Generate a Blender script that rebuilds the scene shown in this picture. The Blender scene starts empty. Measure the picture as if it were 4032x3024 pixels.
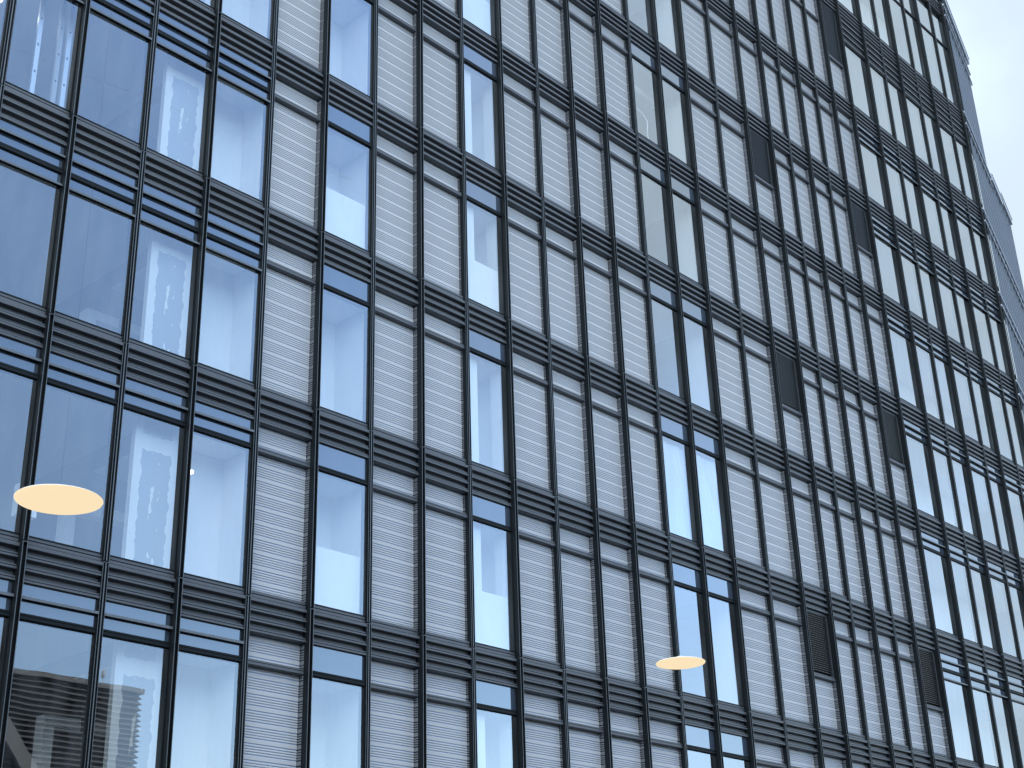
import bpy, math, random
from mathutils import Matrix, Vector, noise
random.seed(7)
S = bpy.context.scene
COL = S.collection

# ------------------------------------------------------------------ camera
cam_d = bpy.data.cameras.new('camera'); cam = bpy.data.objects.new('camera', cam_d); COL.objects.link(cam)
RIGHT = Vector((0.679168, -0.733367, -0.030045)); DOWN = Vector((0.287791, 0.303732, -0.908253)); FWD = Vector((0.675209, 0.60821, 0.417342))
CAM = Vector((-10.6669, -19.9314, 1.6434))
m = Matrix.Identity(4)
for r in range(3):
    m[r][0] = RIGHT[r]; m[r][1] = -DOWN[r]; m[r][2] = -FWD[r]; m[r][3] = CAM[r]
cam.matrix_world = m
cam_d.sensor_width = 36; cam_d.lens = 36 * 5646.65 / 4032; cam_d.clip_end = 5000; cam_d.clip_start = 0.05
S.camera = cam
FPX = 5646.65
def px(P):
    d = Vector(P) - CAM
    z = d.dot(FWD)
    return (d.dot(RIGHT) / z * FPX + 2016, d.dot(DOWN) / z * FPX + 1512) if z > 0 else (-1e6, -1e6)

# ------------------------------------------------------------------ world, sun, exposure
SUN_YAW, SUN_EL = 40, 48
EAST, EASTV, WESTV_FILL = (.86, 1.12), 1.8, 7.6      # veil limits; brightness of veil and of the added western bank (before the 0.15 background strength)
w = bpy.data.worlds.new('World'); S.world = w; w.use_nodes = True
nt = w.node_tree; bg = nt.nodes['Background']
sky = nt.nodes.new('ShaderNodeTexSky'); sky.sky_type = 'NISHITA'; sky.sun_disc = False
sky.sun_elevation = math.radians(SUN_EL); sky.sun_rotation = math.radians(SUN_YAW)
sky.air_density = 1.0; sky.dust_density = 0.8; sky.ozone_density = 1.4
# thin white cloud: a veil over the eastern sky and an added unseen brighter bank high west to light the facade, broken up by noise
def wn(t, **kw):
    q = nt.nodes.new(t)
    for k_, v_ in kw.items(): setattr(q, k_, v_)
    return q
def wm(op, a_, b_=None, c_=None):
    q = wn('ShaderNodeMath', operation=op)
    for i_, v_ in enumerate((a_, b_, c_)):
        if v_ is None: continue
        if isinstance(v_, (int, float)): q.inputs[i_].default_value = v_
        else: nt.links.new(v_, q.inputs[i_])
    return q.outputs[0]
def wr(v_, lo, hi):
    q = wn('ShaderNodeMapRange', interpolation_type='SMOOTHSTEP'); nt.links.new(v_, q.inputs['Value'])
    q.inputs['From Min'].default_value = lo; q.inputs['From Max'].default_value = hi; return q.outputs[0]
tcw = wn('ShaderNodeTexCoord'); sep = wn('ShaderNodeSeparateXYZ'); nt.links.new(tcw.outputs['Generated'], sep.inputs[0])
nzw = wn('ShaderNodeTexNoise'); nzw.inputs['Scale'].default_value = 2.6; nzw.inputs['Detail'].default_value = 5; nzw.inputs['Roughness'].default_value = .5
nt.links.new(tcw.outputs['Generated'], nzw.inputs['Vector'])
wob = wm('MULTIPLY', wm('SUBTRACT', nzw.outputs['Fac'], .5), .55)
east = wr(wm('ADD', wm('MULTIPLY_ADD', sep.outputs['Z'], .60, sep.outputs['X']), wob), EAST[0], EAST[1])
west = wr(wm('ADD', wm('ADD', wm('MULTIPLY', sep.outputs['X'], -.75), wm('MULTIPLY', sep.outputs['Z'], .65)), wob), .12, .55)
mixw = wn('ShaderNodeMix', data_type='RGBA'); nt.links.new(east, mixw.inputs['Factor'])
nt.links.new(sky.outputs[0], mixw.inputs['A']); mixw.inputs['B'].default_value = (*[EASTV*c for c in (.80, .95, 1.08)], 1)
mixv = wn('ShaderNodeMix', data_type='RGBA'); nt.links.new(wm('MULTIPLY', west, .9), mixv.inputs['Factor'])
nt.links.new(mixw.outputs['Result'], mixv.inputs['A']); mixv.inputs['B'].default_value = (*[WESTV_FILL*c for c in (.86, .97, 1.06)], 1)
nt.links.new(mixv.outputs['Result'], bg.inputs[0]); bg.inputs[1].default_value = 0.15
sl = bpy.data.lights.new('sun', 'SUN'); sl.energy = 2.5; sl.angle = math.radians(0.5); sl.color = (1, 0.95, 0.88)
so = bpy.data.objects.new('sun', sl); COL.objects.link(so)
sd = Vector((math.sin(math.radians(SUN_YAW)) * math.cos(math.radians(SUN_EL)), math.cos(math.radians(SUN_YAW)) * math.cos(math.radians(SUN_EL)), math.sin(math.radians(SUN_EL))))
so.rotation_euler = sd.to_track_quat('Z', 'Y').to_euler(); so.location = (0, 0, 80)
S.view_settings.view_transform = 'Standard'; S.view_settings.look = 'None'; S.view_settings.gamma = 1
S.view_settings.exposure = 1.75
S.render.engine = 'CYCLES'
S.cycles.use_denoising = True
S.cycles.max_bounces = 8; S.cycles.transparent_max_bounces = 12; S.cycles.diffuse_bounces = 4; S.cycles.glossy_bounces = 3
S.cycles.caustics_reflective = False; S.cycles.caustics_refractive = False

# ------------------------------------------------------------------ helpers
class MB:
    def __init__(s): s.v = []; s.f = []; s.m = []
    def quad(s, a, b, c, d, mi=0):
        n = len(s.v); s.v += [a, b, c, d]; s.f.append((n, n+1, n+2, n+3)); s.m.append(mi)
    def box(s, x0, x1, y0, y1, z0, z1, mi=0):
        n = len(s.v)
        s.v += [(x, y, z) for z in (z0, z1) for y in (y0, y1) for x in (x0, x1)]
        for f in ((0,2,3,1),(4,5,7,6),(0,1,5,4),(2,6,7,3),(0,4,6,2),(1,3,7,5)):
            s.f.append(tuple(n+i for i in f)); s.m.append(mi)
    def prism(s, pts, mi=0, caps=True):          # pts: two rings of equal length
        a, b = pts; n = len(s.v); k = len(a); s.v += list(a) + list(b)
        for i in range(k):
            j = (i+1) % k
            s.f.append((n+i, n+j, n+k+j, n+k+i)); s.m.append(mi[i] if isinstance(mi, (list, tuple)) else mi)
        if caps:
            c = mi[0] if isinstance(mi, (list, tuple)) else mi
            s.f.append(tuple(n+i for i in range(k))[::-1]); s.m.append(c)
            s.f.append(tuple(n+k+i for i in range(k))); s.m.append(c)
    def tube(s, path, r, seg=8, mi=0):
        n = len(s.v); P = [Vector(p) for p in path]
        for i, p in enumerate(P):
            t = (P[min(i+1, len(P)-1)] - P[max(i-1, 0)]).normalized()
            a = t.orthogonal().normalized() if i == 0 else (pa - t * pa.dot(t)).normalized()
            pa = a; b = t.cross(a)
            for k in range(seg):
                q = 2*math.pi*k/seg; s.v.append(tuple(p + a*(r*math.cos(q)) + b*(r*math.sin(q))))
        for i in range(len(P)-1):
            for k in range(seg):
                l = (k+1) % seg
                s.f.append((n+i*seg+k, n+i*seg+l, n+(i+1)*seg+l, n+(i+1)*seg+k)); s.m.append(mi)
        s.f.append(tuple(n+k for k in range(seg))[::-1]); s.m.append(mi)
        s.f.append(tuple(n+(len(P)-1)*seg+k for k in range(seg))); s.m.append(mi)
    def lathe(s, prof, c, seg=48, mi=0):
        n = len(s.v)
        for r, z in prof:
            for k in range(seg):
                q = 2*math.pi*k/seg; s.v.append((c[0]+r*math.cos(q), c[1]+r*math.sin(q), c[2]+z))
        for i in range(len(prof)-1):
            for k in range(seg):
                l = (k+1) % seg
                s.f.append((n+i*seg+k, n+i*seg+l, n+(i+1)*seg+l, n+(i+1)*seg+k)); s.m.append(mi)
    def build(s, name, mats, parent=None, origin=(0,0,0), smooth=False):
        me = bpy.data.meshes.new(name)
        o = Vector(origin)
        me.from_pydata([tuple(Vector(v) - o) for v in s.v], [], s.f)
        for mt in (mats if isinstance(mats, (list, tuple)) else [mats]): me.materials.append(mt)
        me.polygons.foreach_set('material_index', s.m)
        if smooth: me.polygons.foreach_set('use_smooth', [True]*len(s.f))
        me.update()
        ob = bpy.data.objects.new(name, me); COL.objects.link(ob); ob.location = o
        if parent:
            ob.parent = parent; ob.matrix_parent_inverse = Matrix.Translation(-WLOC[parent.name])
        WLOC[ob.name] = o
        return ob
WLOC = {}
def tag(o, label=None, cat=None, group=None, kind=None):
    if label: o['label'] = label
    if cat: o['category'] = cat
    if group: o['group'] = group
    if kind: o['kind'] = kind
    return o
def empty(name, loc=(0,0,0)):
    o = bpy.data.objects.new(name, None); COL.objects.link(o); o.location = loc; o.empty_display_size = 0.3
    WLOC[o.name] = Vector(loc); return o

# ------------------------------------------------------------------ materials
def mat(name, base, rough=0.5, metal=0.0, spec=0.5, var=0.0, scale=3.0, bump=0.0, bscale=200.0):
    mt = bpy.data.materials.new(name); mt.use_nodes = True; n = mt.node_tree; b = n.nodes['Principled BSDF']
    b.inputs['Base Color'].default_value = (*base, 1); b.inputs['Roughness'].default_value = rough
    b.inputs['Metallic'].default_value = metal; b.inputs['Specular IOR Level'].default_value = spec
    if var or bump:
        tc = n.nodes.new('ShaderNodeTexCoord')
    if var:
        nz = n.nodes.new('ShaderNodeTexNoise'); nz.inputs['Scale'].default_value = scale; nz.inputs['Detail'].default_value = 6
        n.links.new(tc.outputs['Object'], nz.inputs['Vector'])
        mx = n.nodes.new('ShaderNodeMix'); mx.data_type = 'RGBA'
        mx.inputs['A'].default_value = (*[c*(1-var) for c in base], 1); mx.inputs['B'].default_value = (*[min(1, c*(1+var)) for c in base], 1)
        n.links.new(nz.outputs['Fac'], mx.inputs['Factor']); n.links.new(mx.outputs['Result'], b.inputs['Base Color'])
    if bump:
        nb = n.nodes.new('ShaderNodeTexNoise'); nb.inputs['Scale'].default_value = bscale
        n.links.new(tc.outputs['Object'], nb.inputs['Vector'])
        bp = n.nodes.new('ShaderNodeBump'); bp.inputs['Strength'].default_value = bump; bp.inputs['Distance'].default_value = 0.01
        n.links.new(nb.outputs['Fac'], bp.inputs['Height']); n.links.new(bp.outputs[0], b.inputs['Normal'])
    return mt
def glass(name, tint=(0.90, 0.96, 0.98), refl=(0.92, 0.97, 1.0), f0=0.09, f1=0.82, back=None, wave=0.02, dust=.07):
    mt = bpy.data.materials.new(name); mt.use_nodes = True; n = mt.node_tree; n.nodes.clear()
    out = n.nodes.new('ShaderNodeOutputMaterial'); mix = n.nodes.new('ShaderNodeMixShader')
    gl = n.nodes.new('ShaderNodeBsdfGlossy'); gl.inputs['Roughness'].default_value = 0.0; gl.inputs['Color'].default_value = (*refl, 1)
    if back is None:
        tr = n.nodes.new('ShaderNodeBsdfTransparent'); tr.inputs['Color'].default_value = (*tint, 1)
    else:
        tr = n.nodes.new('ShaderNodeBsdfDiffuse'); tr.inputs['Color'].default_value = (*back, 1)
    lw = n.nodes.new('ShaderNodeLayerWeight'); lw.inputs['Blend'].default_value = 0.5
    mr = n.nodes.new('ShaderNodeMapRange'); mr.inputs['From Min'].default_value = 0; mr.inputs['From Max'].default_value = 1
    mr.inputs['To Min'].default_value = f0; mr.inputs['To Max'].default_value = f1
    n.links.new(lw.outputs['Facing'], mr.inputs['Value'])
    tc = n.nodes.new('ShaderNodeTexCoord'); nz = n.nodes.new('ShaderNodeTexNoise'); nz.inputs['Scale'].default_value = 0.9; nz.inputs['Detail'].default_value = 1
    n.links.new(tc.outputs['Object'], nz.inputs['Vector'])
    bp = n.nodes.new('ShaderNodeBump'); bp.inputs['Strength'].default_value = wave; bp.inputs['Distance'].default_value = 0.05
    n.links.new(nz.outputs['Fac'], bp.inputs['Height']); n.links.new(bp.outputs[0], gl.inputs['Normal'])
    n.links.new(mr.outputs[0], mix.inputs[0]); n.links.new(tr.outputs[0], mix.inputs[1]); n.links.new(gl.outputs[0], mix.inputs[2])
    # thin uneven film of building dust
    dm = n.nodes.new('ShaderNodeMapping'); dm.inputs['Scale'].default_value = (2.2, 2.2, .45); n.links.new(tc.outputs['Object'], dm.inputs[0])
    dn = n.nodes.new('ShaderNodeTexNoise'); dn.inputs['Scale'].default_value = 1.6; dn.inputs['Detail'].default_value = 5; n.links.new(dm.outputs[0], dn.inputs['Vector'])
    dr = n.nodes.new('ShaderNodeMapRange'); dr.inputs['From Min'].default_value = .35; dr.inputs['From Max'].default_value = .75; dr.inputs['To Min'].default_value = .0; dr.inputs['To Max'].default_value = dust
    n.links.new(dn.outputs['Fac'], dr.inputs['Value'])
    dd = n.nodes.new('ShaderNodeBsdfDiffuse'); dd.inputs['Color'].default_value = (.62, .68, .75, 1)
    m2 = n.nodes.new('ShaderNodeMixShader'); n.links.new(dr.outputs[0], m2.inputs[0]); n.links.new(mix.outputs[0], m2.inputs[1]); n.links.new(dd.outputs[0], m2.inputs[2])
    n.links.new(m2.outputs[0], out.inputs[0]); return mt
def emit(name, col, st):
    mt = bpy.data.materials.new(name); mt.use_nodes = True; b = mt.node_tree.nodes['Principled BSDF']
    b.inputs['Base Color'].default_value = (.08, .08, .08, 1); b.inputs['Emission Color'].default_value = (*col, 1); b.inputs['Emission Strength'].default_value = st
    return mt
M_FIN = mat('black_anodised', (0.0075, 0.0105, 0.013), 0.5, spec=0.15, var=0.12, scale=1.2)
M_LIP = mat('lit_edge_metal', (0.10, 0.115, 0.13), 0.35, spec=0.6)  # paler than the fins; light caught on their edges is put into the colour
M_LEDGE = mat('dark_grey_powder_coat', (0.075, 0.083, 0.096), 0.45, var=0.10, scale=2)
M_PANEL = mat('mid_grey_panel', (0.105, 0.116, 0.132), 0.5, var=0.07, scale=1.1)
M_SLAT = mat('pale_aluminium_slat', (0.44, 0.455, 0.48), 0.5, spec=0.4, var=0.05, scale=0.8)
M_RET_SHADED = mat('shaded_slat_return', (0.15, 0.16, 0.18), 0.5)  # slat metal darkened; the deep shadow beside mullions is put into the colour
M_BACK = mat('slat_backing', (0.22, 0.33, 0.52), 0.3, spec=0.6)
M_DARK = mat('dark_louvre_metal', (0.045, 0.052, 0.06), 0.4)
M_VOID = mat('void_black', (0.006, 0.007, 0.009), 0.7)
M_GLASS = glass('window_glass')
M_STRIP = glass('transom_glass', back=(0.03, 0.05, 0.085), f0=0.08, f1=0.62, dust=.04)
M_WHITE = mat('white_plaster', (0.86, 0.86, 0.86), 0.7, var=0.03, scale=0.7)
M_CEIL = mat('ceiling_white', (0.72, 0.73, 0.74), 0.8, var=0.03, scale=0.5)
M_CONC = mat('concrete', (0.34, 0.34, 0.35), 0.85, var=0.15, scale=1.5)
M_GALV = mat('galvanised_steel', (0.75, 0.77, 0.79), 0.3, metal=0.7, var=0.1, scale=4)
M_BOARD = mat('white_board', (0.92, 0.92, 0.91), 0.5)
M_GROUND = mat('asphalt', (0.045, 0.046, 0.048), 0.9, var=0.25, scale=0.6, bump=0.3, bscale=60)
M_ROOF = mat('roof_felt', (0.2, 0.2, 0.2), 0.9)
M_SIDING = mat('opposite_siding', (0.045, 0.046, 0.05), 0.55, var=0.15, scale=0.8)
M_WING = mat('wing_metal', (0.15, 0.19, 0.25), 0.4, var=0.08, scale=0.5)
M_WINGP = mat('wing_pale_metal', (0.42, 0.47, 0.54), 0.4)

def gypsum():
    mt = bpy.data.materials.new('gypsum_board_with_filler'); mt.use_nodes = True; n = mt.node_tree; b = n.nodes['Principled BSDF']
    b.inputs['Roughness'].default_value = 0.8
    tc = n.nodes.new('ShaderNodeTexCoord'); sp = n.nodes.new('ShaderNodeSeparateXYZ'); n.links.new(tc.outputs['Object'], sp.inputs[0])
    def math_(op, a, bb=None):
        q = n.nodes.new('ShaderNodeMath'); q.operation = op
        for i, v in enumerate((a, bb)):
            if v is None: continue
            if isinstance(v, (int, float)): q.inputs[i].default_value = v
            else: n.links.new(v, q.inputs[i])
        return q.outputs[0]
    nz = n.nodes.new('ShaderNodeTexNoise'); nz.inputs['Scale'].default_value = 3.5; nz.inputs['Detail'].default_value = 4
    n.links.new(tc.outputs['Object'], nz.inputs['Vector'])
    wob = math_('MULTIPLY', math_('SUBTRACT', nz.outputs['Fac'], 0.5), 0.22)
    dx = math_('ABSOLUTE', math_('ADD', sp.outputs['X'], wob))
    left = math_('GREATER_THAN', dx, 0.30)                       # filler up both board edges
    hz = math_('LESS_THAN', math_('ABSOLUTE', math_('ADD', math_('SUBTRACT', sp.outputs['Z'], 0.75), wob)), 0.14)
    mp = n.nodes.new('ShaderNodeMapping'); mp.inputs['Scale'].default_value = (9, 9, 3.2); n.links.new(tc.outputs['Object'], mp.inputs[0])
    bl = n.nodes.new('ShaderNodeTexNoise'); bl.inputs['Scale'].default_value = 1.0; bl.inputs['Detail'].default_value = 2; n.links.new(mp.outputs[0], bl.inputs['Vector'])
    seam = math_('MULTIPLY', math_('GREATER_THAN', bl.outputs['Fac'], 0.60), math_('LESS_THAN', math_('ABSOLUTE', math_('SUBTRACT', sp.outputs['X'], 0.02)), 0.10))
    fac = math_('MAXIMUM', math_('MAXIMUM', left, hz), seam)
    mx = n.nodes.new('ShaderNodeMix'); mx.data_type = 'RGBA'; mx.inputs['A'].default_value = (0.40, 0.45, 0.52, 1); mx.inputs['B'].default_value = (0.86, 0.86, 0.86, 1)
    n.links.new(fac, mx.inputs['Factor']); n.links.new(mx.outputs['Result'], b.inputs['Base Color'])
    return mt
M_GYP = gypsum()
def film():
    mt = bpy.data.materials.new('polythene_film'); mt.use_nodes = True; n = mt.node_tree; b = n.nodes['Principled BSDF']
    b.inputs['Base Color'].default_value = (0.75, 0.80, 0.84, 1); b.inputs['Roughness'].default_value = 0.3
    b.inputs['Alpha'].default_value = 0.85
    return mt
M_FILM = film()

# ------------------------------------------------------------------ ground
g = MB(); g.quad((-1500, -1500, 0), (1500, -1500, 0), (1500, 1500, 0), (-1500, 1500, 0)); tag(g.build('ground', M_GROUND), kind='structure')

# ------------------------------------------------------------------ office building
V0 = 25.0                                        # height of storey line 0
def line(k): return V0 + (-4*k if k > -3 else (12.9 if k == -3 else 18.75))
U = {-3: -4.28, -2: -2.86, -1: -1.43, 0: 0.0, 1: 1.452, 2: 2.91, 3: 4.336, 4: 5.791, 5: 7.191, 6: 8.645, 7: 10.03, 8: 11.472, 9: 12.851, 10: 14.299, 11: 15.722,
     12: 17.088, 13: 18.541, 14: 19.959, 15: 21.516, 16: 23.202, 17: 24.633, 18: 25.739, 19: 27.056, 20: 28.194, 21: 29.493, 22: 30.909,
     23: 32.776, 24: 34.13, 25: 35.617, 26: 37.044, 27: 38.453, 28: 39.86, 29: 41.272}
THIN = {-3, -1, 1, 3, 5, 7, 9, 12, 15, 18, 20, 24, 26, 28}
TY = 0.085                                        # thin mullions stand back this much
for i in THIN:
    U[i] += TY * (U[i] - CAM.x) / (0 - CAM.y)
HW = {i: (0.055 if i in THIN else 0.045) for i in U}
GY = 0.150                                        # glass plane
SY = 0.250                                       # slat front plane
ZTOP, ZBOT = line(-4), 0.0

B = empty('office_building', (18, 3, 0))
tag(B, 'large dark framed office block with pale louvre panels and blue glass windows on every storey', 'building')

def seen(x0, x1, z0, z1, mar=0.05):
    ps = [px((x, 0.1, z)) for x in (x0, x1) for z in (z0, z1)]
    W, H = 4032, 3024
    return max(p[0] for p in ps) > -mar*W and min(p[0] for p in ps) < (1+mar)*W and max(p[1] for p in ps) > -mar*H and min(p[1] for p in ps) < (1+mar)*H

# mullions: one extrusion per storey with an open joint at each storey line
for i, u in U.items():
    mb = MB(); thin = i in THIN
    if thin:
        y = TY
        prof = [(-.055, y), (-.047, y), (-.047, y+.03), (-.009, y+.03), (-.009, y), (.009, y), (.009, y+.03), (.047, y+.03), (.047, y), (.055, y), (.055, .30), (-.055, .30)]
        mi = [1, 0, 0, 0, 1, 0, 0, 0, 1, 0, 0, 0]
    else:
        prof = [(-.045, 0), (-.034, 0), (-.034, .06), (.034, .06), (.034, 0), (.045, 0), (.045, .14), (.045, .30), (-.045, .30), (-.045, .14)]
        mi = [1, 0, 0, 0, 1, 0, 0, 0, 0, 0]
    zs = [0.0] + [line(k) for k in range(5, -5, -1)]
    for a, b in zip(zs[:-1], zs[1:]):
        ta = a + (0.012 if a > 0 else 0); tb = b - (0.014 if b < ZTOP else 0)
        mb.prism(([(u+x, y_, ta) for x, y_ in prof], [(u+x, y_, tb) for x, y_ in prof]), mi)
        if b < ZTOP:
            h = HW[i]; yf = TY if thin else 0
            mb.box(u-h-.002, u+h+.002, yf-.004, yf+.05, b-.022, b-.014, 1)      # cap under the joint
            mb.box(u-h+.008, u+h-.008, yf+.03, .28, b-.014, b+.012, 0)          # sleeve inside the joint
    mb.build('mullion', [M_FIN, M_LIP], B, (u, 0, 0))

# spandrel bands, one per storey
BP = [(.125, .24), (.125, .150), (.075, .150), (.075, .19), (.055, .19), (.058, .150), (.006, .150), (.006, .19), (-.015, .19), (-.015, .115),
      (-.030, .095), (-.082, .095), (-.090, .110), (-.095, .200)]
bm = [0]*13
for s0 in (-.192, -.389, -.586):
    BP += [(s0, .200), (s0, .118), (s0-.024, .118), (s0-.024, .170), (s0-.044, .170), (s0-.044, .100), (s0-.080, .100), (s0-.086, .112), (s0-.102, .200)]
    bm += [1, 0, 0, 0, 0, 0, 0, 0, 0]
BP += [(-.688, .24)]; bm += [0]
BP = [(dz*.945 if dz < 0 else dz, y) for dz, y in BP]
BB = .65                                          # depth of the band below its storey line
ids = sorted(U)
for k in range(5, -5, -1):
    z = line(k); mb = MB()
    for a, b in zip(ids[:-1], ids[1:]):
        x0, x1 = U[a]+HW[a], U[b]-HW[b]
        if not seen(x0, x1, z-.7, z+.15, .15): continue
        n = len(mb.v); K = len(BP)
        mb.v += [(x0, y, z+dz) for dz, y in BP] + [(x1, y, z+dz) for dz, y in BP]
        for q in range(K-1):
            mb.f.append((n+q, n+q+1, n+K+q+1, n+K+q)); mb.m.append(bm[q])
        mb.quad((x0, .24, z-BB), (x1, .24, z-BB), (x1, .24, z+.125), (x0, .24, z+.125), 0)
    if mb.f: mb.build('spandrel_band', [M_LEDGE, M_PANEL], B, (18, 0, z))

def ledge(mb, x0, x1, z, h=.115, mi=0, y=.15):     # transom rail with two grooves; z is its top
    pr = [(0, .245), (0, y), (-h*.28, y), (-h*.28, y+.05), (-h*.42, y+.05), (-h*.40, y-.01), (-h*.82, y-.01), (-h, y+.02), (-h, .245)]
    mb.prism(([(x0, yy, z+dz) for dz, yy in pr], [(x1, yy, z+dz) for dz, yy in pr]), mi)

WIDE, NAR, GAPS = .080, .0335, (.017, .012, .012, .012, .016)
def slats(mb, x0, x1, z0, z1, rx, ry0, phase):    # a stack of bars between z0 and z1, returned along the mullion at rx
    z = z1 - phase; seq = [WIDE, NAR, NAR, NAR, NAR]
    # fill upward from phase offset so neighbouring panels line up
    z = z1 + .283 - phase
    while z > z0:
        for q, h in enumerate(seq):
            t, b = min(z, z1), max(z - h, z0)
            if t - b > .006:
                c = min(.006, (t-b)*.3)
                pr = [(b, .262), (b, SY+.004), (b+c, SY), (t-c, SY), (t, SY+.004), (t, .262)]
                n = len(mb.v); K = len(pr)
                mb.v += [(x0, y, zz) for zz, y in pr] + [(x1, y, zz) for zz, y in pr]
                for r in range(K-1):
                    mb.f.append((n+r, n+r+1, n+K+r+1, n+K+r)); mb.m.append(0)
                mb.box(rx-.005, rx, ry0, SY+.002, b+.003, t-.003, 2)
            z -= h + GAPS[q]
    mb.quad((x0, .262, z0), (x1, .262, z0), (x1, .262, z1), (x0, .262, z1), 1)

def louvre_bay(i, k, dark=False):
    x0, x1 = U[i]+HW[i]+.004, U[i+1]-HW[i+1]
    ry0 = .205 if (i+1) in THIN else .145
    zt, zb = line(k), line(k+1)
    tr = zt - (1.77 if k == -3 else 1.11)
    P = empty  # noqa
    mb = MB(); bot = zb + .125
    if dark:
        tr = zt - (3.17 if k == -3 else 2.44)
    slats(mb, x0, x1-.012, bot, tr-.115, x1, ry0, .1 + (k % 2)*.05)
    o = mb.build('louvre_panel', [M_SLAT, M_BACK, M_RET_SHADED], B, ((x0+x1)/2, .25, bot))
    mb = MB(); ledge(mb, x0, x1, tr)
    mb.build('transom_rail', M_LEDGE, o, ((x0+x1)/2, .2, tr))
    if not dark:
        mb = MB(); slats(mb, x0, x1-.012, tr, zt-BB, x1, ry0, .02)
        mb.build('upper_louvre', [M_SLAT, M_BACK, M_RET_SHADED], o, ((x0+x1)/2, .25, tr))
    else:
        mb = MB(); z = zt-.66
        mb.box(x0, x0+.03, .17, .26, tr, z); mb.box(x1-.06, x1, .17, .26, tr, z); mb.box(x0+.03, x1-.06, .17, .26, z-.05, z)
        zz = z-.05
        while zz > tr+.06:
            mb.prism(([(x0+.03, .175, zz-.030), (x0+.03, .172, zz-.014), (x0+.03, .245, zz), (x0+.03, .25, zz-.012)],
                      [(x1-.06, .175, zz-.030), (x1-.06, .172, zz-.014), (x1-.06, .245, zz), (x1-.06, .25, zz-.012)]), 0)
            zz -= .062
        mb.quad((x0, .262, tr), (x1, .262, tr), (x1, .262, z), (x0, .262, z), 1)
        mb.build('dark_vent', [M_DARK, M_VOID], o, ((x0+x1)/2, .25, tr))

def window(i, k, blades):
    x0, x1 = U[i]+HW[i], U[i+1]-HW[i+1]
    zt, zb = line(k), line(k+1)
    cx = (x0+x1)/2
    fr = MB(); bot = zb+.125
    if k == -4: zt = line(-4) - .5
    head = zt-BB
    rails = []; blade_z = []
    if k == -4: tr = 28.9 + V0 - 25 + 12.25; 
    if k == -4:
        rails = [V0+16.25]; main_top = V0+16.13
    elif blades == 0:
        rails = [zt-1.11]; main_top = zt-1.225
    elif blades == 1:
        rails = [zt-1.11]; blade_z = [zt-.85]; main_top = zt-1.225
    elif blades == 2:
        rails = [zt-1.11]; blade_z = [zt-.85, zt-1.435]; main_top = zt-1.485
    else:                                           # open slatted zone under the top band
        rails = [zt-1.85]; blade_z = [zt-.85-.31*q for q in range(4)]; main_top = zt-1.97
    t = .022
    fr.box(x0, x0+t, GY-.03, GY+.05, bot, head); fr.box(x1-t, x1, GY-.03, GY+.05, bot, head)
    for r in rails: ledge(fr, x0+t, x1-t, r, y=.115)
    fr.box(x0+t, x1-t, GY-.012, GY+.05, bot, bot+.018)
    o = fr.build('window', M_FIN if blades else M_FIN, B, (cx, GY, bot))
    p = MB(); jx, jz = random.uniform(-.004, .004), random.uniform(-.006, .006)
    xa, xb = x0+t, x1-t
    p.quad((xa, GY+jx, bot+.018), (xb, GY-jx, bot+.018), (xb, GY-jx+jz, main_top), (xa, GY+jx+jz, main_top))
    p.build('pane', M_GLASS, o, (cx, GY, bot))
    tz = [head] + [x for x in sorted(rails + blade_z, reverse=True)] + [main_top]
    tp = MB()
    if k == -4: tp.quad((xa, GY, rails[0]), (xb, GY, rails[0]), (xb, GY, head), (xa, GY, head))
    else: tp.quad((xa, GY+.001, main_top), (xb, GY+.001, main_top), (xb, GY+.001, head), (xa, GY+.001, head))
    tp.build('transom_pane', M_VOID if blades == 3 else (M_GLASS if k == -4 else M_STRIP), o, (cx, GY, head))
    for z in blade_z:
        s = MB(); yf = .075 if (blades != 3) else .10
        h = .012 if blades != 3 else .02
        s.prism(([(x0+.002, yf, z-.050), (x0+.002, yf, z-.008), (x0+.002, yf+.012, z), (x0+.002, GY-.006, z), (x0+.002, GY-.006, z-.050)],
                 [(x1-.002, yf, z-.050), (x1-.002, yf, z-.008), (x1-.002, yf+.012, z), (x1-.002, GY-.006, z), (x1-.002, GY-.006, z-.050)]), [1, 1, 0, 0, 0])
        s.build('sun_blade', [M_FIN, M_LIP], o, (cx, .1, z))
    return o

LOUVRE = {3, 5, 6, 8, 9, 10, 11, 14, 15, 16, 17, 18, 19, 20, 21}
DARK = {(16, -3), (16, -1), (16, 1), (16, 3), (21, -3), (21, -1), (21, 1), (21, 3)}
n_l = n_w = 0
wins = []
for i in ids[:-1]:
    for k in range(4, -5, -1):
        x0, x1 = U[i], U[i+1]
        if not seen(x0, x1, line(k+1), line(k)): continue
        if i in LOUVRE:
            if k == -4: continue
            louvre_bay(i, k, (i, k) in DARK); n_l += 1
        else:
            if i < 3: bl = 2 if k <= 2 else 1
            elif i >= 22: bl = {-4: 0, -3: 3, -2: 2, -1: 2, 0: 1, 1: 1, 2: 1, 3: 2, 4: 1}[k]
            else: bl = 0
            window(i, k, bl); n_w += 1; wins.append((i, k))
print('louvres', n_l, 'windows', n_w)

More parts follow.
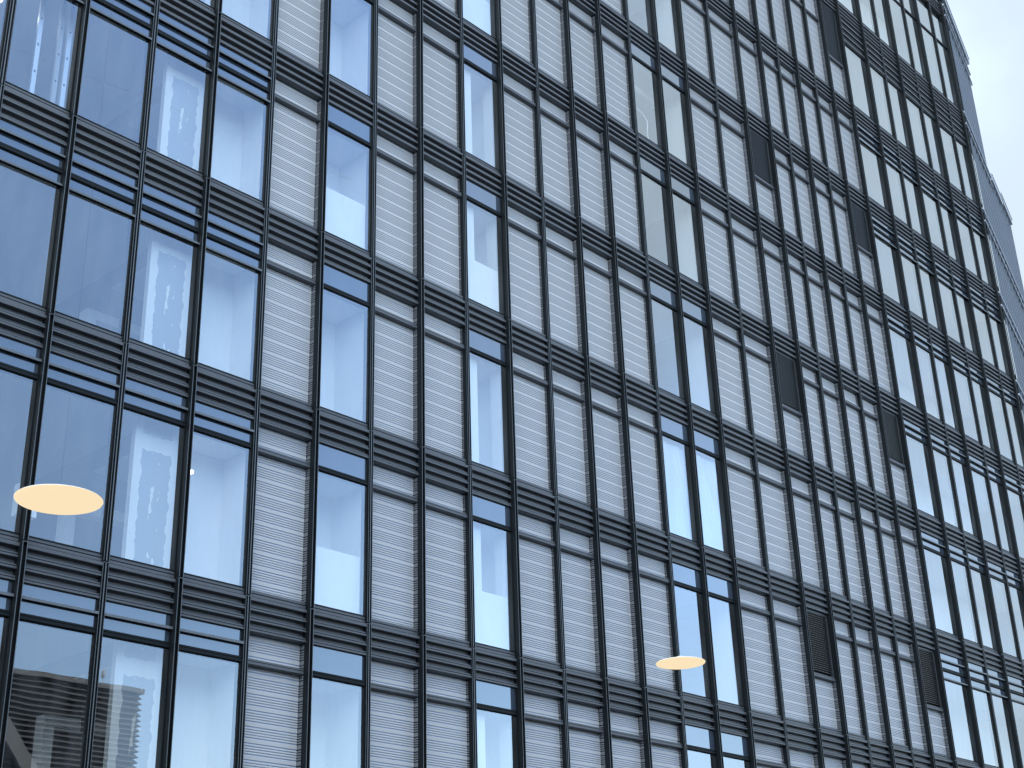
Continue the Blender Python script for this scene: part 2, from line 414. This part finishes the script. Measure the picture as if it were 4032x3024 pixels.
# floor slabs, ceilings and rooms behind the glass
for k in range(5, -5, -1):
    z = line(k); s = MB()
    s.box(-6, 41.2, .33, 9, z-.62, z+.06); s.build('floor_slab', M_CONC, B, (18, 4, z))
def wall(name, x0, x1, y0, y1, z0, z1, mt=M_WHITE, **kw):
    b = MB(); b.box(x0, x1, y0, y1, z0, z1); o = b.build(name, mt, B, ((x0+x1)/2, y0, (z0+z1)/2)); return o
for k in range(4, -4, -1):
    zt, zb = line(k), line(k+1)
    c = zt - 1.16; f = zb + .06
    if k == -3: c = zt - 1.9
    for x0, x1, y1, cz in ((-6, 2.95, 7, zt-.70), (2.95, 4.6, 3.2, c), (5.7, 7.45, 3.2, c), (9.9, 11.9, 3.2, c), (16.9, 20.4, 5, zt-.75), (30.8, 41.2, 5, c)):
        cl = MB(); cl.box(x0, x1, .34, y1, cz-.02, cz+.02); cl.build('ceiling', M_CEIL, B, ((x0+x1)/2, .34, cz))
    # left rooms: deep fit-out space, gypsum column, narrow bay by the louvres
    wall('back_wall', -6, 2.95, 6.0, 6.2, f, zt-.72)
    gp = MB(); gp.box(2.10, 3.02, .50, .62, f, zt-.72); gp.build('column', M_GYP, B, (2.56, .5, (f+zt)/2-.3))
    wall('interior_wall', 3.02, 4.46, 1.05, 1.2, f, c-.03)
    wall('interior_wall', 4.40, 4.60, .34, 1.05, f, c-.03)
    wall('door_jamb', 2.35, 2.55, 3.0, 3.3, f, zt-1.9)
    wall('door_head', 2.55, 4.2, 3.0, 3.3, zt-2.1, zt-1.9)
    # narrow windows
    wall('interior_wall', 5.72, 7.30, 1.30, 1.42, f, c-.03); wall('interior_wall', 7.28, 7.42, .36, 1.30, f, c-.03)
    wall('window_reveal', 5.84, 5.94, .30, .36, f, c-.03, M_BOARD)
    wall('window_reveal', 10.09, 10.67, .34, .40, f, c-.03, M_BOARD)
    wall('interior_wall', 10.0, 11.8, 1.35, 1.47, f, c-.03); wall('column', 11.44, 11.62, .36, .66, f, c-.03); wall('interior_wall', 11.66, 11.8, .66, 1.35, f, c-.03)
    # paired windows
    wall('interior_wall', 16.9, 20.3, 3.6, 3.75, f, zt-.77); wall('column', 19.98, 20.3, .36, .95, f, zt-.77)
    wall('interior_wall', 16.95, 17.05, .36, 3.6, f, zt-.77)
    # right rooms
    wall('interior_wall', 30.9, 41.2, 2.2, 2.35, f, c-.03)
    if k in (-1, 1, 3):
        for a in (4, 7):
            x0, x1 = U[a]+HW[a]+.03, U[a+1]-HW[a+1]-.05
            wall('infill_board', x0, x1, .262, .29, line(k+1)+.13, line(k+1)+1.32, M_BOARD)
wall('interior_wall', 30.9, 41.2, 2.2, 2.35, line(-3)+.06, line(-4)-.7)
wall('roof', -6, 41.2, .3, 20, line(-4)-.05, line(-4)+.02, M_ROOF)
wall('rear_wall', -6, 41.2, 9, 9.3, 0, line(-4)-.06, M_CONC)
wall('side_wall', -6.3, -6, .1, 9.3, 0, line(-4)-.06, M_CONC)
# steel studs in the end bay
for k in (1, 2):
    zb = line(k+1)
    for x in ((-.20, -.02, -.62) if k == 1 else (.12,)):
        s = MB(); z0, z1 = zb+.06, line(k)-.72
        s.box(x, x+.09, .60, .604, z0, z1); s.box(x, x+.004, .604, .66, z0, z1); s.box(x+.086, x+.09, .604, .66, z0, z1)
        q = z0+.3
        while q < z1: s.box(x+.03, x+.06, .596, .6, q, q+.05, 1); q += .6
        s.build('steel_stud', [M_GALV, M_VOID], B, (x, .6, z0))

# ------------------------------------------------------------------ wing beyond the corner (turned away)
YAW = math.radians(75); WD = Vector((math.sin(YAW), math.cos(YAW), 0)); WN = Vector((WD.y, -WD.x, 0)); WO = Vector((41.40, 0.05, 0))
def wp(s, o, z): q = WO + WD*s + WN*o; return (q.x, q.y, z)
def wbox(mb, s0, s1, o0, o1, z0, z1, mi=0):
    mb.prism(([wp(s0, o1, z0), wp(s1, o1, z0), wp(s1, o0, z0), wp(s0, o0, z0)], [wp(s0, o1, z1), wp(s1, o1, z1), wp(s1, o0, z1), wp(s0, o0, z1)]), mi)
BLK = [(0, 6.0, V0+19.4), (6.0, 8.6, V0+12.7), (8.6, 11.4, V0+13.1)]
def wtop(s):
    for a, b, z in BLK:
        if s <= b: return z
    return BLK[-1][2]
for a, b, z in BLK:
    mb = MB(); wbox(mb, a+.01, b, -6, -.25, 0, z); mb.build('wing_wall', M_WING, B, wp((a+b)/2, -3, 0))
    mb = MB(); wbox(mb, a, b+.12, -6.1, .10, z, z+.28); wbox(mb, a, b+.16, -6.2, .13, z+.28, z+.34)
    mb.build('wing_parapet', M_WINGP, B, wp((a+b)/2, -3, z))
s = .35; j = 0
while s < 11.4:
    mb = MB(); wbox(mb, s, s+.07, -.25, .03, 0, wtop(s)); mb.build('wing_fin', M_FIN if s < 1.0 else M_WING, B, wp(s, 0, 0))
    s += .72; j += 1
for k in range(5, -5, -1):
    z = line(k)
    mb = MB(); 
    a = 0; b = 11.4 if z < V0+12 else 6.0
    for dz in (0, -.60): wbox(mb, a, b, -.25, .07, z+dz-.07, z+dz, 1)
    wbox(mb, a, b, -.25, -.02, z-.66, z, 0)
    mb.build('wing_band', [M_WING, M_WINGP], B, wp(5, 0, z))
    if k > -4:
        zl = line(k+1) if k < 5 else 0
        mb = MB(); wbox(mb, 0.02, b-.02, -.25, -.2, zl+.05, z-.75); mb.build('wing_glazing', M_STRIP, B, wp(5, -.2, zl))

M_MIRROR = glass('corner_glass', f0=.7, f1=.98, wave=0.0, dust=.03)
for k in range(4, -4, -1):
    for a in (.10, .55):
        mb = MB(); wbox(mb, a, a+.24, -.24, .02, line(k+1)+.3, line(k+1)+2.75); mb.build('corner_window', M_MIRROR, B, wp(a, 0, line(k+1)+.3))
# ------------------------------------------------------------------ opposite building (mirrored in the lower left panes)
TWY, TWZ, TX0, TX1 = -35.0, 16.5, -40.0, 25.2
O = empty('opposite_building', ((TX0+TX1)/2, TWY-6, 0))
tag(O, 'dark lapped-metal building across the street, mirrored in the lower left panes', 'building')
mb = MB(); z = 0.0; P = .23
while z < TWZ - .2:
    for x0, x1, in ((TX0, TX1),):
        # long face and the returned end both show the saw-tooth
        mb.quad((x0, TWY+.24, z), (x1+.26, TWY+.24, z), (x1+.02, TWY+.02, z+P), (x0, TWY+.02, z+P))
        mb.quad((x0, TWY, z), (x1, TWY, z), (x1+.26, TWY+.24, z), (x0, TWY+.24, z))
        mb.quad((x1+.26, TWY+.24, z), (x1+.26, TWY-12, z), (x1+.02, TWY-12, z+P), (x1+.02, TWY+.02, z+P))
        mb.quad((x1, TWY, z), (x1, TWY-12, z), (x1+.26, TWY-12, z), (x1+.26, TWY+.24, z))
    z += P
mb.build('siding', M_SIDING, O, (0, TWY, 0))
mb = MB(); mb.box(TX0, TX1-.05, TWY-12, TWY-.05, 0, z); mb.build('wall', M_SIDING, O, (0, TWY-6, 0))
mb = MB(); mb.box(TX0, TX1+.34, TWY-12.1, TWY+.30, z, z+.22); mb.build('parapet', mat('coping_grey', (.12, .125, .13), .5), O, (0, TWY, z))
mb = MB()
mb.prism(([(17.6, TWY+.3, 14.8), (18.4, TWY+.3, 14.8), (23.6, TWY+.3, 8.5), (22.6, TWY+.3, 8.5)], [(17.6, TWY+.5, 14.8), (18.4, TWY+.5, 14.8), (23.6, TWY+.5, 8.5), (22.6, TWY+.5, 8.5)]))
mb.build('brace', mat('brace_grey', (.16, .165, .17), .5), O, (20, TWY+.4, 11))
bc = empty('roof_beacon', (23.75, TWY-.3, z+.22))
tag(bc, 'small beacon on a short post on the roof edge of the dark opposite building', 'beacon')
mb = MB(); mb.tube([(23.75, TWY-.3, z+.22), (23.75, TWY-.3, z+.62)], .025); mb.build('post', M_GALV, bc, (23.75, TWY-.3, z+.22))
mb = MB(); mb.lathe([(0, .60), (.09, .62), (.10, .72), (.07, .92), (0, .94)], (23.75, TWY-.3, z), 16); mb.build('lamp_housing', M_WINGP, bc, (23.75, TWY-.3, z+.6))

# ------------------------------------------------------------------ reflections of indoor lamps, built as glowing saucers hung before the building
M_GLOW = emit('lamp_reflection_glow', (1.0, .80, .51), 0.285)
M_RIM = mat('reflection_saucer_rim', (0.75, 0.74, 0.72), .4)
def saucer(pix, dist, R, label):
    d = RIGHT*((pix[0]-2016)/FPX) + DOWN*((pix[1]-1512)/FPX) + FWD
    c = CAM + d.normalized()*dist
    o = empty('lamp_reflection', c); tag(o, label, 'lamp', 'lamp reflections built as glowing saucers')
    a = MB(); a.lathe([(0.0, -.012), (R*.5, -.010), (R*.9, -.004), (R*.985, .004), (R, .012)], c, 64); a.build('glow_disc', M_GLOW, o, c, True)
    a = MB(); a.lathe([(R, .0125), (R*.98, .018), (R*.85, .026), (R*.2, .045), (.03, .05), (.03, .09), (0, .09)], c, 64); a.build('reflection_saucer_back', M_RIM, o, c, True)
    a = MB(); a.tube([c+Vector((0,0,.09)), (c.x, c.y, 26.0)], .0005, 6); a.build('cable', M_FIN, o, c)  # added hanger, so the reflection saucer does not float
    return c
L1 = saucer((231, 1974), 10.5, .300, 'larger warm lamp reflection, built as a glowing saucer in front of the left blue windows')
L2 = saucer((2680, 2614), 17.6, .297, 'smaller warm lamp reflection, built as a glowing saucer in front of the paired windows, low right')
mb = MB()  # wire added out of view to carry the reflection saucers
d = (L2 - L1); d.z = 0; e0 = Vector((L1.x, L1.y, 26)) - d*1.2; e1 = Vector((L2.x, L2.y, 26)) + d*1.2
mb.tube([e0, e1], .004, 6); tag(mb.build('added_span_wire', M_GALV, None, (L1.x, L1.y, 26)), 'added thin steel wire holding the two saucers that stand for lamp reflections', 'wire')

# ------------------------------------------------------------------ loose things behind the glass
def film_sheet(i, k, label, seed):
    x0, x1 = U[i]+HW[i]+.03, U[i+1]-HW[i+1]-.05; z0, z1 = line(k+1)+.15, line(k)-1.27
    mb = MB(); nx, nz = 46, 80
    for a in range(nz+1):
        for b in range(nx+1):
            fx, fz = b/nx, a/nz
            q = fx*1.3 + fz*.55 + seed
            y = .285 + .016*math.sin(9*q + 2.2*math.sin(4*fz+seed)) + .03*abs(noise.noise(Vector((q*5, fz*1.1, seed))))*(.4+fz*.2) + .010*noise.noise(Vector((q*16, fz*2.6, seed+5)))
            mb.v.append((x0+(x1-x0)*fx, y, z0+(z1-z0)*fz))
    for a in range(nz):
        for b in range(nx):
            n = a*(nx+1)+b; mb.f.append((n, n+1, n+nx+2, n+nx+1)); mb.m.append(0)
    tag(mb.build('plastic_sheet', M_FILM, None, ((x0+x1)/2, .28, z0), True), label, 'plastic sheet', 'plastic sheets behind the paired windows')
film_sheet(12, 2, 'wrinkled clear plastic sheet behind the left pane of a paired window', 1.3)
film_sheet(13, 2, 'wrinkled clear plastic sheet behind the right pane of a paired window', 4.1)

zb = line(0)
mb = MB(); pts = [(17.75, .8, zb+2.0), (18.05, .75, zb+1.75), (18.4, .7, zb+1.6), (18.55, .65, zb+1.35), (18.45, .6, zb+.95), (18.5, .6, zb+.6), (18.75, .6, zb+.2), (18.8, .6, zb+.06)]
def smoothp(P, n=6):
    P = [Vector(p) for p in P]; out = []
    for i in range(len(P)-1):
        a, b, c, d = P[max(i-1, 0)], P[i], P[i+1], P[min(i+2, len(P)-1)]
        for t in range(n):
            t /= n; out.append(.5*((2*b)+(c-a)*t+(2*a-5*b+4*c-d)*t*t+(3*b-a-3*c+d)*t**3))
    return out+[P[-1]]
mb.tube(smoothp(pts), .018, 8); tag(mb.build('hanging_cable', M_BOARD, None, (18.4, .6, zb+.06), True), 'loose white cable hanging behind an upper paired window', 'cable')
mb = MB(); mb.tube([(17.0, 1.0, zb+2.72), (20.0, 1.0, zb+2.72)], .14, 16); tag(mb.build('air_duct', M_GALV, None, (18.4, 1, zb+2.72), True), 'round metal air duct under the ceiling of an upper paired window', 'duct')
# lit lamps seen through the left windows
zl = line(3)
M_LAMP = emit('lamp_white', (1, .96, .9), 1.5)
mb = MB(); mb.box(3.32, 3.44, .62, .74, zl-1.80, zl-1.74); tag(mb.build('wall_lamp', M_LAMP, None, (3.38, .7, zl-1.8)), 'small lit white lamp inside the plain window left of the louvres', 'lamp')
zl = line(1)
mb = MB(); mb.box(-1.6, -.9, 1.6, 1.68, zl-1.02, zl-.98); tag(mb.build('strip_light', M_LAMP, None, (-1.3, 1.6, zl-1)), 'lit ceiling strip lamp inside the top left window', 'lamp')
mb = MB(); mb.box(.28, .62, .9, 1.1, line(4)+.75, line(4)+1.3); mb.box(.33, .36, .88, .9, line(4)+.9, line(4)+1.2)
tag(mb.build('electrical_box', M_BOARD, None, (.45, 1, line(4)+.75)), 'white electrical box inside the window behind the large glowing saucer', 'box')
